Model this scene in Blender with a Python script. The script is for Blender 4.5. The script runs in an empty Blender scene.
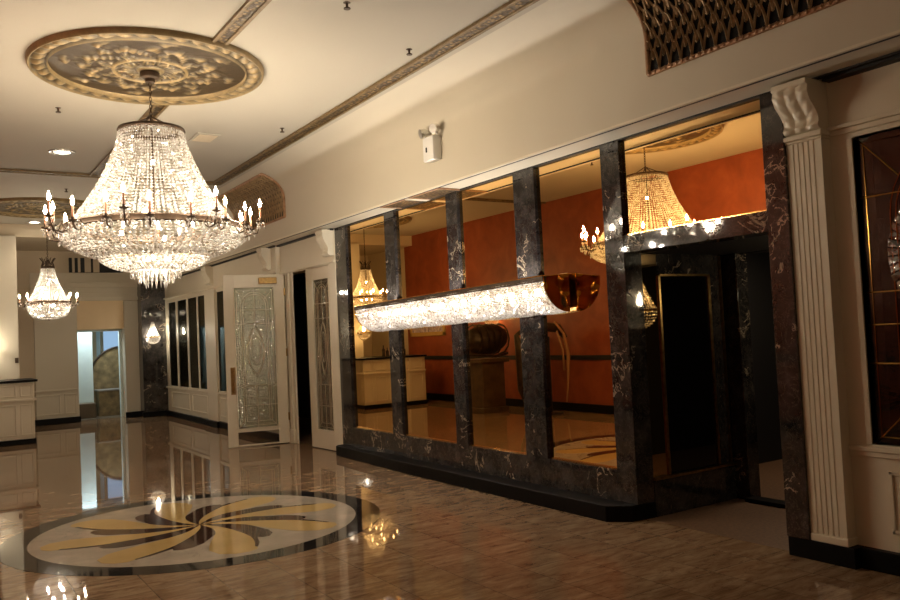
import bpy, math, random
from math import sin, cos, pi, radians as R
from mathutils import Vector, Matrix
random.seed(7)
S = bpy.context.scene
COL = S.collection

# ------------------------------------------------------------------ materials
def mat(name):
    m = bpy.data.materials.new(name); m.use_nodes = True
    nt = m.node_tree; nt.nodes.clear()
    out = nt.nodes.new('ShaderNodeOutputMaterial')
    return m, nt, out
def N(nt, t, **k):
    n = nt.nodes.new(t)
    for a, b in k.items():
        if a in n.inputs: n.inputs[a].default_value = b
        else: setattr(n, a, b)
    return n
def L(nt, a, b): nt.links.new(a, b)
def coords(nt, scale=(1, 1, 1), rot=(0, 0, 0)):
    g = nt.nodes.new('ShaderNodeNewGeometry'); mp = nt.nodes.new('ShaderNodeMapping')
    mp.inputs['Scale'].default_value = scale; mp.inputs['Rotation'].default_value = rot
    L(nt, g.outputs['Position'], mp.inputs['Vector']); return mp.outputs['Vector']
def ramp(nt, fac, stops):
    r = nt.nodes.new('ShaderNodeValToRGB'); e = r.color_ramp.elements
    while len(e) > 1: e.remove(e[-1])
    e[0].position = stops[0][0]; e[0].color = (*stops[0][1], 1)
    for p, c in stops[1:]:
        x = e.new(p); x.color = (*c, 1)
    L(nt, fac, r.inputs['Fac']); return r.outputs['Color']
def mixc(nt, fac, a, b, mode='MIX'):
    m = nt.nodes.new('ShaderNodeMix'); m.data_type = 'RGBA'; m.blend_type = mode
    for s, v in ((0, fac), (6, a), (7, b)):
        if hasattr(v, 'links'): L(nt, v, m.inputs[s])
        else: m.inputs[s].default_value = v if s == 0 else (*v, 1)
    return m.outputs[2]
def noise(nt, vec, scale, detail=4, rough=.5, dist=0):
    n = N(nt, 'ShaderNodeTexNoise', Scale=scale, Detail=detail, Roughness=rough, Distortion=dist)
    L(nt, vec, n.inputs['Vector']); return n.outputs['Fac']
def math_(nt, op, a, b=0, c=0):
    m = nt.nodes.new('ShaderNodeMath'); m.operation = op
    for i, v in enumerate((a, b, c)):
        if hasattr(v, 'links'): L(nt, v, m.inputs[i])
        else: m.inputs[i].default_value = v
    return m.outputs[0]
def bump(nt, h, strength=.2, dist=.01):
    b = N(nt, 'ShaderNodeBump', Strength=strength, Distance=dist); L(nt, h, b.inputs['Height']); return b.outputs['Normal']
def princ(nt, out, color, rough=.5, metal=0, normal=None, **k):
    p = nt.nodes.new('ShaderNodeBsdfPrincipled')
    if hasattr(color, 'links'): L(nt, color, p.inputs['Base Color'])
    else: p.inputs['Base Color'].default_value = (*color, 1)
    if hasattr(rough, 'links'): L(nt, rough, p.inputs['Roughness'])
    else: p.inputs['Roughness'].default_value = rough
    p.inputs['Metallic'].default_value = metal
    if normal: L(nt, normal, p.inputs['Normal'])
    for a, b in k.items(): p.inputs[a.replace('_', ' ')].default_value = b
    L(nt, p.outputs[0], out.inputs[0]); return p
def simple(name, color, rough=.5, metal=0, var=.06, scale=3, bmp=0, **k):
    m, nt, out = mat(name); v = coords(nt)
    f = noise(nt, v, scale)
    lo = tuple(c * (1 - var) for c in color); hi = tuple(min(1, c * (1 + var)) for c in color)
    c = ramp(nt, f, [(.3, lo), (.7, hi)])
    nm = bump(nt, noise(nt, v, scale * 30), bmp, .002) if bmp else None
    princ(nt, out, c, rough, metal, nm, **k); return m
def emit(name, color, st):
    m, nt, out = mat(name); e = N(nt, 'ShaderNodeEmission', Strength=st); e.inputs['Color'].default_value = (*color, 1)
    L(nt, e.outputs[0], out.inputs[0]); return m

M = {}
M['ceiling'] = simple('ceiling_plaster', (.47, .435, .36), .8, var=.02, scale=.7)
M['wall'] = simple('cream_wall_paint', (.60, .55, .44), .7, var=.02, scale=.8)
M['beige'] = simple('beige_wall_paint', (.55, .46, .33), .7, var=.04, scale=.8)
M['white'] = simple('white_gloss_woodwork', (.72, .66, .52), .38, var=.03, scale=1.5)
M['panelcream'] = simple('peach_panel_paint', (.70, .54, .33), .6, var=.03)
M['black'] = simple('black_granite_plinth', (.003, .003, .003), .5, var=.3, scale=20, IOR=1.25)
M['blackmat'] = simple('black_matt', (.006, .006, .006), .6)
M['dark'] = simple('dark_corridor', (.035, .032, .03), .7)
M['void'] = simple('black_cloth_backing', (.004, .003, .002), .95)
M['brass'] = simple('aged_brass', (.42, .27, .10), .28, 1, var=.25, scale=25)
M['darkbrass'] = simple('dark_bronze', (.065, .042, .026), .5, .5, var=.3, scale=20)
M['polbrass'] = simple('polished_brass', (.90, .55, .16), .16, 1, var=.05)
M['chrome'] = simple('chrome', (.7, .7, .68), .12, 1)
M['plastic'] = simple('white_plastic', (.75, .74, .72), .4)
def m_wavy():
    m, nt, out = mat('rippled_polished_brass'); v = coords(nt)
    princ(nt, out, (.92, .56, .17), .10, 1, bump(nt, noise(nt, v, 7, 0), .9, .06)); return m
M['wavybrass'] = m_wavy()
M['oldgold'] = simple('old_gold_lattice', (.30, .20, .10), .5, .2, var=.3, scale=15)
M['coppergold'] = simple('copper_gold_frame', (.38, .22, .12), .45, .2, var=.3, scale=15)
M['trimgold'] = simple('dull_gold_bead', (.17, .115, .05), .5, .2, var=.3, scale=20)
M['greymetal'] = simple('grey_metal', (.4, .38, .35), .4, .6)
M['sleeve'] = simple('amber_candle_sleeve', (.34, .15, .085), .45)
M['bulb'] = emit('flame_bulb_glow', (1, .82, .59), 350)
M['dimbulb'] = emit('dim_flame_bulb_glow', (1, .72, .44), 95)
M['inner'] = emit('inner_bulb_glow', (1, .88, .70), 600)
M['lamp'] = emit('lamp_glow', (1, .86, .66), 230)
M['reclamp'] = emit('recess_lamp_glow', (1, .80, .5), 110)
M['troughlamp'] = emit('trough_lamp_glow', (1, .91, .82), 200)
M['down'] = emit('downlight_glow', (1, .9, .72), 9)
M['day'] = emit('daylight_pane', (.42, .66, .95), .45)
M['coolwall'] = simple('cool_white_wall', (.66, .76, .74), .6)
M['bronze'] = simple('dark_bronze_statue', (.045, .028, .014), .4, .4, var=.5, scale=9, bmp=.5)
M['pedestal'] = simple('brown_pedestal', (.10, .06, .03), .45, var=.35, scale=6)
M['stone'] = simple('mottled_brown_stone', (.22, .155, .07), .5, var=.45, scale=7)
M['cane'] = simple('brown_step', (.12, .085, .05), .4)
M['rope'] = simple('pale_strap', (.35, .18, .08), .6)
M['goldinlay'] = simple('gold_marble_inlay', (.50, .34, .13), .05, var=.10, scale=2.5)
M['browninlay'] = simple('brown_marble_inlay', (.050, .022, .015), .05, var=.45, scale=9)
M['paper'] = simple('lilac_print', (.45, .38, .48), .5, var=.5, scale=12)
M['bottle'] = simple('dark_glass_bottle', (.03, .015, .008), .1)

def m_floor():
    m, nt, out = mat('polished_brown_marble_tiles')
    v = coords(nt); sx = nt.nodes.new('ShaderNodeSeparateXYZ'); L(nt, v, sx.inputs[0])
    T = .4225
    def cell(o, off):
        a = math_(nt, 'DIVIDE', math_(nt, 'SUBTRACT', o, off), T)
        fr = math_(nt, 'FRACT', a); fl = math_(nt, 'FLOOR', a)
        d = math_(nt, 'MINIMUM', fr, math_(nt, 'SUBTRACT', 1, fr)); return d, fl
    dx, fx = cell(sx.outputs[0], .82); dy, fy = cell(sx.outputs[1], .15)
    g = math_(nt, 'LESS_THAN', math_(nt, 'MINIMUM', dx, dy), .009)
    cb = nt.nodes.new('ShaderNodeCombineXYZ'); L(nt, fx, cb.inputs[0]); L(nt, fy, cb.inputs[1])
    wn = nt.nodes.new('ShaderNodeTexWhiteNoise'); L(nt, cb.outputs[0], wn.inputs['Vector'])
    # each tile shifts the stone pattern
    va = nt.nodes.new('ShaderNodeVectorMath'); va.operation = 'MULTIPLY_ADD'
    L(nt, wn.outputs['Color'], va.inputs[0]); va.inputs[1].default_value = (7, 7, 7)
    mp = nt.nodes.new('ShaderNodeMapping'); mp.inputs['Scale'].default_value = (.55, 1.9, 1); mp.inputs['Rotation'].default_value = (0, 0, .35)
    L(nt, v, mp.inputs[0]); L(nt, mp.outputs[0], va.inputs[2])
    n1 = noise(nt, va.outputs[0], 7, 8, .68, .6); n2 = noise(nt, va.outputs[0], 2.2, 5, .6, .8)
    c = ramp(nt, n1, [(.28, (.115, .062, .034)), (.43, (.225, .14, .080)), (.56, (.315, .215, .128)), (.72, (.40, .30, .19))])
    c = mixc(nt, math_(nt, 'MULTIPLY', math_(nt, 'SUBTRACT', n2, .3), .6), c, (.26, .12, .055))
    ve = math_(nt, 'LESS_THAN', math_(nt, 'ABSOLUTE', math_(nt, 'SUBTRACT', noise(nt, va.outputs[0], 3, 6, .6, 1.5), .5)), .008)
    c = mixc(nt, math_(nt, 'MULTIPLY', ve, .4), c, (.10, .055, .035))
    tone = math_(nt, 'ADD', .94, math_(nt, 'MULTIPLY', wn.outputs['Value'], .14))
    hv = nt.nodes.new('ShaderNodeHueSaturation'); L(nt, c, hv.inputs['Color']); L(nt, tone, hv.inputs['Value'])
    c = mixc(nt, math_(nt, 'MULTIPLY', g, .5), hv.outputs[0], (.05, .03, .02))
    princ(nt, out, c, .028, 0, None, IOR=1.44); return m
M['floor'] = m_floor()
def m_marble(name, base, vein, sc=1.0, amount=.010, rough=.1, lo=.35, hi=2.1):
    m, nt, out = mat(name); v = coords(nt, (sc, sc, sc), (.3, .2, .5))
    n = noise(nt, v, 3.0, 7, .6, .9)
    w = noise(nt, v, 2.1, 2, .5, 0)
    vv = math_(nt, 'LESS_THAN', math_(nt, 'ABSOLUTE', math_(nt, 'SUBTRACT', n, .5)), amount)
    vv = math_(nt, 'MULTIPLY', vv, math_(nt, 'GREATER_THAN', w, .56))
    v2 = math_(nt, 'LESS_THAN', math_(nt, 'ABSOLUTE', math_(nt, 'SUBTRACT', noise(nt, v, 6.5, 8, .68, 1.5), .47)), amount * .9)
    c = ramp(nt, noise(nt, v, 5, 6, .65), [(.3, tuple(b * lo for b in base)), (.55, base), (.75, tuple(b * hi for b in base))])
    c = mixc(nt, math_(nt, 'MULTIPLY', v2, .16), c, vein); c = mixc(nt, math_(nt, 'MULTIPLY', vv, .85), c, vein)
    princ(nt, out, c, rough, 0, None, IOR=1.6); return m
M['marble'] = m_marble('dark_veined_marble', (.034, .031, .030), (.42, .34, .25), 1.3, .010, .045)
M['disc'] = m_marble('pale_veined_marble', (.40, .335, .26), (.24, .19, .15), .7, .005, .05, .82, 1.25)
M['ring'] = simple('dark_grey_marble_border', (.022, .019, .018), .045, var=.5, scale=5, IOR=1.6)
M['carpet'] = simple('brown_mosaic_entry_floor', (.15, .085, .045), .55, var=.3, scale=40)
def m_orange():
    m, nt, out = mat('rag_rolled_terracotta_paint'); v = coords(nt)
    c = ramp(nt, noise(nt, v, 2.4, 6, .6, .5), [(.3, (.20, .038, .011)), (.5, (.25, .052, .016)), (.7, (.31, .075, .026))])
    princ(nt, out, c, .5); return m
M['orange'] = m_orange()
def m_mirror(name, col, rough=0.0):
    m, nt, out = mat(name)
    g = N(nt, 'ShaderNodeBsdfGlossy', Roughness=rough); g.inputs['Color'].default_value = (*col, 1)
    L(nt, g.outputs[0], out.inputs[0]); return m
M['mirror'] = m_mirror('bronze_tinted_mirror', (.93, .60, .25))
M['darkmirror'] = m_mirror('smoked_mirror', (.20, .13, .07))
M['kick'] = m_mirror('polished_steel_kick_plate', (.55, .50, .42), .03)
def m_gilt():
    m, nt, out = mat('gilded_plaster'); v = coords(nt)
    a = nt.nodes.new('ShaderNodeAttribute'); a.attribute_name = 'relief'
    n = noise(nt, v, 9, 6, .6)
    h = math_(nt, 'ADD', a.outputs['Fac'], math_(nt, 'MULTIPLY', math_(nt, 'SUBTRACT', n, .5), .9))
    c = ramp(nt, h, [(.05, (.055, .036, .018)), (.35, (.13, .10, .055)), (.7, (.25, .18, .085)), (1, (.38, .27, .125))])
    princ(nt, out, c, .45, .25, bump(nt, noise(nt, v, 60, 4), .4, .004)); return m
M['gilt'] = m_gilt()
def m_giltband(name, sc):
    m, nt, out = mat(name); v = coords(nt)
    w = N(nt, 'ShaderNodeTexVoronoi', Scale=sc, feature='F1'); L(nt, v, w.inputs['Vector'])
    n = noise(nt, v, sc * .8, 4, .6, 1.5)
    f = math_(nt, 'ADD', math_(nt, 'MULTIPLY', w.outputs['Distance'], .9), math_(nt, 'MULTIPLY', n, .5))
    c = ramp(nt, f, [(.30, (.38, .26, .11)), (.52, (.20, .13, .05)), (.74, (.04, .025, .012))])
    princ(nt, out, c, .45, .3, bump(nt, f, .8, -.01)); return m
M['giltband'] = m_giltband('gilded_scroll_moulding', 26)
def m_crystal():
    m, nt, out = mat('cut_crystal')
    tr = N(nt, 'ShaderNodeBsdfTranslucent'); tr.inputs['Color'].default_value = (.95, .93, .90, 1)
    df = N(nt, 'ShaderNodeBsdfDiffuse'); df.inputs['Color'].default_value = (.80, .76, .70, 1)
    gl = N(nt, 'ShaderNodeBsdfGlossy', Roughness=.06); gl.inputs['Color'].default_value = (1, .98, .95, 1)
    tp = N(nt, 'ShaderNodeBsdfTransparent')
    gi = nt.nodes.new('ShaderNodeNewGeometry')
    cc = ramp(nt, gi.outputs['Random Per Island'], [(0, (.42, .36, .29)), (.3, (.78, .74, .68)), (.6, (1, .99, .97))])
    L(nt, cc, tr.inputs['Color']); L(nt, cc, df.inputs['Color'])
    a = N(nt, 'ShaderNodeMixShader', Fac=.32); L(nt, tr.outputs[0], a.inputs[1]); L(nt, df.outputs[0], a.inputs[2])
    b = N(nt, 'ShaderNodeMixShader', Fac=.38); L(nt, a.outputs[0], b.inputs[1]); L(nt, gl.outputs[0], b.inputs[2])
    c = N(nt, 'ShaderNodeMixShader', Fac=.06); L(nt, b.outputs[0], c.inputs[1]); L(nt, tp.outputs[0], c.inputs[2])
    L(nt, c.outputs[0], out.inputs[0]); return m
M['crystal'] = m_crystal()
def m_glass(name, tint, refl, sc, strength, rough=.12):
    m, nt, out = mat(name); v = coords(nt)
    w = N(nt, 'ShaderNodeTexVoronoi', Scale=sc); L(nt, v, w.inputs['Vector'])
    n = noise(nt, v, sc * .7, 3, .6, 1)
    nm = bump(nt, math_(nt, 'ADD', w.outputs['Distance'], n), strength, .02)
    gl = N(nt, 'ShaderNodeBsdfGlossy', Roughness=rough); gl.inputs['Color'].default_value = (.9, .92, .88, 1); L(nt, nm, gl.inputs['Normal'])
    tp = N(nt, 'ShaderNodeBsdfTransparent'); tp.inputs['Color'].default_value = (*tint, 1)
    a = N(nt, 'ShaderNodeMixShader', Fac=refl); L(nt, tp.outputs[0], a.inputs[1]); L(nt, gl.outputs[0], a.inputs[2])
    L(nt, a.outputs[0], out.inputs[0]); return m
M['doorglass'] = m_glass('hammered_door_glass', (.62, .66, .56), .24, 40, .4)
M['clearglass'] = m_glass('clear_kick_glass', (.85, .84, .80), .05, 3, .0, .02)
M['came'] = simple('pale_brass_came', (.62, .54, .38), .3, .6)
M['sparkglass'] = m_glass('rippled_sidelight_glass', (.45, .50, .42), .42, 22, .9, .16)
M['cutglass'] = m_glass('burst_facet_glass', (.45, .44, .42), .38, 30, .4, .10)
M['winglass'] = m_glass('dark_window_glass', (.34, .35, .30), .10, 3, .02, .02)
M['leadglass'] = m_glass('etched_leaded_glass', (.28, .27, .25), .07, 5, .25, .05)

# ------------------------------------------------------------------ mesh helpers
class MB:
    def __init__(s): s.v = []; s.f = []; s.a = None
    def add(s, vs, fs):
        o = len(s.v); s.v += [tuple(p) for p in vs]; s.f += [tuple(i + o for i in f) for f in fs]; return s
    def box(s, x0, x1, y0, y1, z0, z1):
        return s.add([(x0, y0, z0), (x1, y0, z0), (x1, y1, z0), (x0, y1, z0), (x0, y0, z1), (x1, y0, z1), (x1, y1, z1), (x0, y1, z1)],
                     [(0, 3, 2, 1), (4, 5, 6, 7), (0, 1, 5, 4), (1, 2, 6, 5), (2, 3, 7, 6), (3, 0, 4, 7)])
    def prism(s, poly, axis, a, b):
        n = len(poly)
        def P(p, t): return {'x': (t, p[0], p[1]), 'y': (p[0], t, p[1]), 'z': (p[0], p[1], t)}[axis]
        vs = [P(p, a) for p in poly] + [P(p, b) for p in poly]
        fs = [tuple(range(n))[::-1], tuple(range(n, 2 * n))] + [(i, (i + 1) % n, n + (i + 1) % n, n + i) for i in range(n)]
        return s.add(vs, fs)
    def tube(s, pts, r, n=8, caps=True):
        pts = [Vector(p) for p in pts]; rs = r if isinstance(r, (list, tuple)) else [r] * len(pts)
        vs = []; fs = []; up = Vector((0, 0, 1)); prev = None
        for i, p in enumerate(pts):
            t = (pts[min(i + 1, len(pts) - 1)] - pts[max(i - 1, 0)]).normalized()
            if prev is None:
                a = t.cross(up)
                if a.length < .1: a = t.cross(Vector((1, 0, 0)))
            else: a = prev - t * prev.dot(t)
            a.normalize(); prev = a; b = t.cross(a)
            for k in range(n):
                q = 2 * pi * k / n; vs.append(p + (a * cos(q) + b * sin(q)) * rs[i])
        for i in range(len(pts) - 1):
            for k in range(n):
                k2 = (k + 1) % n; fs.append((i * n + k, i * n + k2, (i + 1) * n + k2, (i + 1) * n + k))
        if caps: fs += [tuple(range(n))[::-1], tuple(range((len(pts) - 1) * n, len(pts) * n))]
        return s.add(vs, fs)
    def lathe(s, prof, n=32, c=(0, 0, 0), closed=False):
        vs = []; fs = []; m = len(prof)
        for k in range(n):
            q = 2 * pi * k / n
            for r, z in prof: vs.append((c[0] + r * cos(q), c[1] + r * sin(q), c[2] + z))
        for k in range(n):
            k2 = (k + 1) % n
            for i in range(m if closed else m - 1):
                j = (i + 1) % m; fs.append((k * m + i, k2 * m + i, k2 * m + j, k * m + j))
        if not closed:
            if prof[0][0] > 1e-4: fs.append(tuple(k * m for k in range(n))[::-1])
            if prof[-1][0] > 1e-4: fs.append(tuple(k * m + m - 1 for k in range(n)))
        return s.add(vs, fs)
    def octa(s, c, r, h=None):
        h = h or r; a = random.uniform(0, pi / 2); x, y, z = c
        t1 = random.uniform(-.25, .25) * r; t2 = random.uniform(-.25, .25) * r
        vs = [(x + r * cos(a + k * pi / 2), y + r * sin(a + k * pi / 2), z + (t1, t2, -t1, -t2)[k]) for k in range(4)] + [(x, y, z + h), (x, y, z - h)]
        return s.add(vs, [(0, 1, 4), (1, 2, 4), (2, 3, 4), (3, 0, 4), (1, 0, 5), (2, 1, 5), (3, 2, 5), (0, 3, 5)])
    def build(s, name, m, parent=None, smooth=False, bevel=0, base=None, seg=2):
        o0 = Vector((0, 0, 0)); p = parent
        while p is not None: o0 += Vector(p.location); p = p.parent
        loc = Vector(base) if base is not None else None
        off = o0 if loc is None else o0 + (loc - o0)
        me = bpy.data.meshes.new(name)
        me.from_pydata([(v[0] - off.x, v[1] - off.y, v[2] - off.z) for v in s.v], [], s.f)
        me.validate(); me.update()
        import bmesh
        if len(s.f) < 20000:
            bm = bmesh.new(); bm.from_mesh(me); bmesh.ops.recalc_face_normals(bm, faces=bm.faces); bm.to_mesh(me); bm.free()
        if s.a:
            at = me.attributes.new('relief', 'FLOAT', 'POINT')
            for i, x in enumerate(s.a): at.data[i].value = x
        o = bpy.data.objects.new(name, me); COL.objects.link(o)
        me.materials.append(M[m] if isinstance(m, str) else m)
        if smooth:
            for f in me.polygons: f.use_smooth = True
            if smooth != 'all': 
                try: me.set_sharp_from_angle(angle=R(40))
                except Exception: pass
        if parent: o.parent = parent
        if loc is not None: o.location = loc - o0
        if bevel:
            b = o.modifiers.new('bevel', 'BEVEL'); b.width = bevel; b.segments = seg; b.limit_method = 'ANGLE'
        return o
def tag(o, label=None, cat=None, group=None, kind=None):
    if label: o['label'] = label
    if cat: o['category'] = cat
    if group: o['group'] = group
    if kind: o['kind'] = kind
    return o
def thing(name, loc, label, cat, group=None):
    o = bpy.data.objects.new(name, None); COL.objects.link(o); o.location = loc; o.empty_display_size = .1
    return tag(o, label, cat, group)
def struct(o, label=None): return tag(o, label, kind='structure')
def copy_tree(o, parent=None):
    c = o.copy(); COL.objects.link(c)
    if parent: c.parent = parent
    for ch in [x for x in bpy.data.objects if x.parent == o]: copy_tree(ch, c)
    return c
def point(loc, w, col=(1, .80, .56), r=.03, name='lamp_light'):
    l = bpy.data.lights.new(name, 'POINT'); l.energy = w; l.color = col; l.shadow_soft_size = r
    o = bpy.data.objects.new(name, l); COL.objects.link(o); o.location = loc; return o

W = 4.90          # plane of the mirrors
CZ = 4.10         # ceiling height
# ------------------------------------------------------------------ shell
struct(MB().box(-.9, 4.95, -4, 20.4, -.12, 0).build('floor', 'floor'), 'polished brown marble tile floor')
struct(MB().box(4.951, 6.05, 3.30, 4.84, -.12, 0.001).build('floor', 'carpet'), 'brown entry floor inside the dark marble recess')
struct(MB().box(-.9, 4.7, -4, 17.6, CZ, CZ + .15).build('ceiling', 'ceiling'), 'cream plaster ceiling with gilded trims')
struct(MB().box(-.9, 5.0, 17.6, 20.4, 3.85, CZ + .15).build('ceiling', 'beige'), 'lower beige ceiling band at the far end of the room')
# bulkhead with its cove
prof = [(4.55, 3.145), (4.55, 3.70)]
for i in range(1, 13):
    t = pi / 2 * i / 12
    prof.append((4.55 - .60 * (1 - max(cos(t), 0) ** .95), 3.70 + .405 * sin(t) ** .95))
prof += [(3.95, 4.13), (4.72, 4.13), (4.72, 3.145)]
struct(MB().prism(prof, 'y', -4, 20.0).build('wall_right', 'wall', smooth=True), 'cream wall band above the mirrors, curving into the ceiling')
struct(MB().box(4.53, 4.558, -4, 20, 3.13, 3.15).build('trim_1', 'white', bevel=.004), 'thin crown edge at the bottom of the cream wall band')
struct(MB().box(4.558, 4.582, -4, 20, 3.130, 3.142).build('trim_2', 'blackmat'), 'dark shadow joint along the soffit')
struct(MB().box(4.576, 5.2, -4, 20, 3.14, 3.3).build('ceiling', 'white'), 'white soffit strip above the mirrors')
struct(MB().box(4.86, 4.9, -4, 20, 3.128, 3.141).box(4.80, 4.86, 10.34, 12.4, 3.115, 3.1405).box(4.74, 4.80, 12.4, 19.5, 3.115, 3.1405).box(4.90, 4.98, -4, 3.0, 3.11, 3.1405).build('trim_3', 'blackmat'), 'dark joint where mirrors meet the soffit, and shadow line drawn above the white walls')  # strips beyond the mirrors put the soffit's shadow line into black
# mirror wall carcass, with the recess left open
cw = MB(); cw.box(W + .005, 5.05, 5.0, 10.35, 0, 3.13); cw.box(W + .005, 5.05, 3.3, 5.0, 2.2, 3.13)
struct(cw.build('wall_right', 'blackmat'), 'dark wall carrying the bronze mirrors')
# opposite wall, back wall, far wall
struct(MB().box(-.8, -.6, -4, 18.0, 0, CZ).build('wall_left', 'orange'), 'terracotta wall seen in the bronze mirrors')
struct(MB().box(-.8, -.6, 18.0, 20.4, 0, CZ).build('wall_left', 'beige'), 'beige end of the wall behind the reception desk')
struct(MB().box(-.62, -.575, -4, 18.0, .98, 1.07).build('trim_4', 'blackmat', bevel=.008), 'dark chair rail on the terracotta wall')
struct(MB().box(-.62, -.57, -4, 18.0, 0, .16).build('baseboard_left', 'black', bevel=.006), 'black baseboard of the terracotta wall')
struct(MB().box(-.9, 9, -4.2, -4, 0, CZ).build('wall_back', 'orange'), 'terracotta wall behind the viewer')
DX0, DX1, DZ = 2.93, 3.94, 2.06
fw = MB(); fw.box(-.6, DX0, 20.0, 20.3, 0, 3.86); fw.box(DX1, 5.0, 20.0, 20.3, 0, 3.86); fw.box(DX0, DX1, 20.0, 20.3, DZ, 3.86)
struct(fw.build('wall_far', 'beige'), 'beige far wall with a doorway')
fp = MB()
fp.box(2.06, DX0, 19.93, 20.0, 0, 3.05); fp.box(3.93, 4.24, 19.90, 20.0, 0, 2.70)
fp.box(2.0, 4.3, 19.86, 20.0, 3.02, 3.14); fp.box(2.0, 4.27, 19.90, 20.0, 2.90, 3.02)
fp.box(2.9, 4.26, 19.86, 20.0, 2.72, 2.80); fp.box(2.9, 4.24, 19.90, 20.0, 2.80, 2.90); fp.box(2.0, 4.3, 19.95, 20, 3.14, 3.36)
struct(fp.build('trim_5', 'wall', bevel=.008), 'cream pilasters and stepped cornice around the far doorway')
struct(MB().box(DX0, 3.93, 19.96, 19.999, DZ + .01, 2.72).build('wall_far', 'panelcream'), 'peach panel above the far doorway')
struct(MB().box(.9, 2.95, 19.88, 19.93, 0, .13).box(3.9, 4.26, 19.84, 19.9, 0, .13).build('baseboard_far', 'black'), 'black baseboard of the far wall')
wp = MB(); wp.box(1.9, 2.9, 19.90, 19.93, .72, .76)
for a, b in ((1.95, 2.55), (2.63, 2.88)):
    wp.box(a, b, 19.915, 19.93, .62, .65); wp.box(a, b, 19.915, 19.93, .2, .23); wp.box(a, a + .03, 19.915, 19.93, .2, .65); wp.box(b - .03, b, 19.915, 19.93, .2, .65)
struct(wp.build('trim_6', 'wall', bevel=.004), 'low wainscot panels left of the far doorway')
# niche window high in the far wall
wn = MB(); wn.box(2.8, 3.95, 19.93, 19.995, 3.37, 3.70)
w1 = struct(wn.build('window_1', 'blackmat'), 'dark high window above the far doorway')
mu = MB()
for x in (2.86, 2.98, 3.12, 3.3): mu.box(x, x + .05 + (.08 if x > 3.1 else 0), 19.91, 19.99, 3.37, 3.70)
mu.build('window_frame', 'beige', w1)
# pillar with the sconce, left edge
pl = MB(); pl.box(.93, 1.54, 17.5, 18.1, 0, 3.86)
struct(pl.build('wall_far', 'wall', bevel=.01), 'cream pillar rising behind the reception desk')
# room beyond the far doorway
br = MB(); br.box(1.9, 5.6, 24, 24.1, 0, 2.7); br.box(1.9, 2.0, 20.3, 24, 0, 2.7); br.box(5.5, 5.6, 20.3, 24, 0, 2.7); br.box(1.9, 5.6, 20.3, 24.1, 2.6, 2.7)
struct(br.build('wall_far', 'coolwall'), 'cool white walls of the room beyond the far doorway')
struct(MB().box(1.9, 5.6, 20.3, 24.1, -.1, 0).build('floor', 'cane'), 'brown floor beyond the far doorway')
# things beyond the doorway
struct(MB().box(2.93, 3.44, 21.2, 21.35, .34, 2.6).build('wall_far', 'coolwall'), 'white partition inside the room beyond')
tag(MB().box(2.93, 3.42, 20.75, 21.3, 0, .35).build('low_bench', 'cane', bevel=.02), 'low brown bench just inside the far doorway', 'bench')
struct(MB().box(3.4, 3.66, 23.9, 23.99, 0, 2.6).box(3.66, 3.98, 23.9, 23.99, 0, 2.6).build('wall_far', 'panelcream'), 'cream wall strip in the room beyond')
w2 = struct(MB().box(4.15, 5.0, 23.86, 23.89, 1.0, 2.45).build('window_2', 'day'), 'blue daylight window in the room beyond')
MB().box(4.08, 4.15, 23.82, 23.9, .95, 2.5).box(4.15, 5.0, 23.82, 23.9, 2.45, 2.5).box(4.15, 5.0, 23.82, 23.9, .95, 1.0).build('window_frame', 'beige', w2)
arch = [(3.42, 0), (3.42, .85)]
for i in range(1, 17):
    t = pi - pi / 2 * i / 16; arch.append((4.14 + .72 * cos(t), .85 + .80 * sin(t)))
arch += [(4.5, 1.6), (4.75, 1.35), (4.85, .85), (4.85, 0)]
g = thing('arched_screen', (4.1, 21.7, 0), 'large mottled brown arched screen beyond the far doorway', 'screen')
MB().prism(arch, 'y', 21.6, 21.8).build('screen_panel', 'stone', g, bevel=.02)
rim = [(x, 21.58, z) for x, z in arch[:-1]]
MB().tube(rim, .022, 8).build('edge_moulding', 'darkbrass', g, smooth=True)
g = thing('stone_counter', (3.8, 21.2, 0), 'low mottled stone counter in front of the arched screen', 'counter')
MB().box(3.52, 4.4, 21.0, 21.4, 0, .60).build('counter_body', 'stone', g, bevel=.01)
MB().box(3.49, 4.43, 20.97, 21.43, .60, .635).build('counter_top', 'greymetal', g, bevel=.006)
struct(MB().box(3.88, 3.99, 20.28, 20.42, 0, 2.06).box(2.9, 3.99, 20.28, 20.36, 2.02, 2.08).build('trim_7', 'coolwall', bevel=.01), 'pale door casing on the far side of the doorway')

# ------------------------------------------------------------------ marble front
cols = [('first from the white double doors', 10.00, 10.34, 4.86, 5.0), ('second from the white double doors', 8.64, 8.89, 4.86, 5.0),
        ('third from the white double doors, under the soffit grille', 7.24, 7.46, 4.86, 5.0), ('just left of the brass end of the trough light', 5.92, 6.24, 4.86, 5.0),
        ('at the left jamb of the recess', 4.80, 5.02, 4.86, 5.06), ('at the right jamb of the recess beside the fluted pilaster', 3.273, 3.44, 4.86, 5.2)]
for lb, a, b, x0, x1 in cols:
    c = MB().box(x0, x1, a, b, .13 if lb[:2] != 'at' or 1 else 0, 3.139).build('marble_column', 'marble', bevel=.004, base=(4.93, (a + b) / 2, .13))
    tag(c, 'dark veined marble column ' + lb, 'column', 'dark marble columns between the mirrors')
struct(MB().box(4.862, 4.99, 5.02, 10.34, .10, .39).build('trim_8', 'marble', bevel=.004), 'dark veined marble band below the mirrors')
tag(MB().box(4.862, 5.05, 3.44, 4.80, 2.19, 2.335).build('marble_lintel', 'marble', bevel=.004), 'dark marble lintel spanning the recess below the right mirror', 'lintel')
pl_ = [(4.73, 10.30), (4.65, 8.2), (4.65, 4.96), (4.80, 4.81), (5.05, 4.79), (5.05, 4.9), (4.9, 5.0), (4.9, 10.30)]
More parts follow.
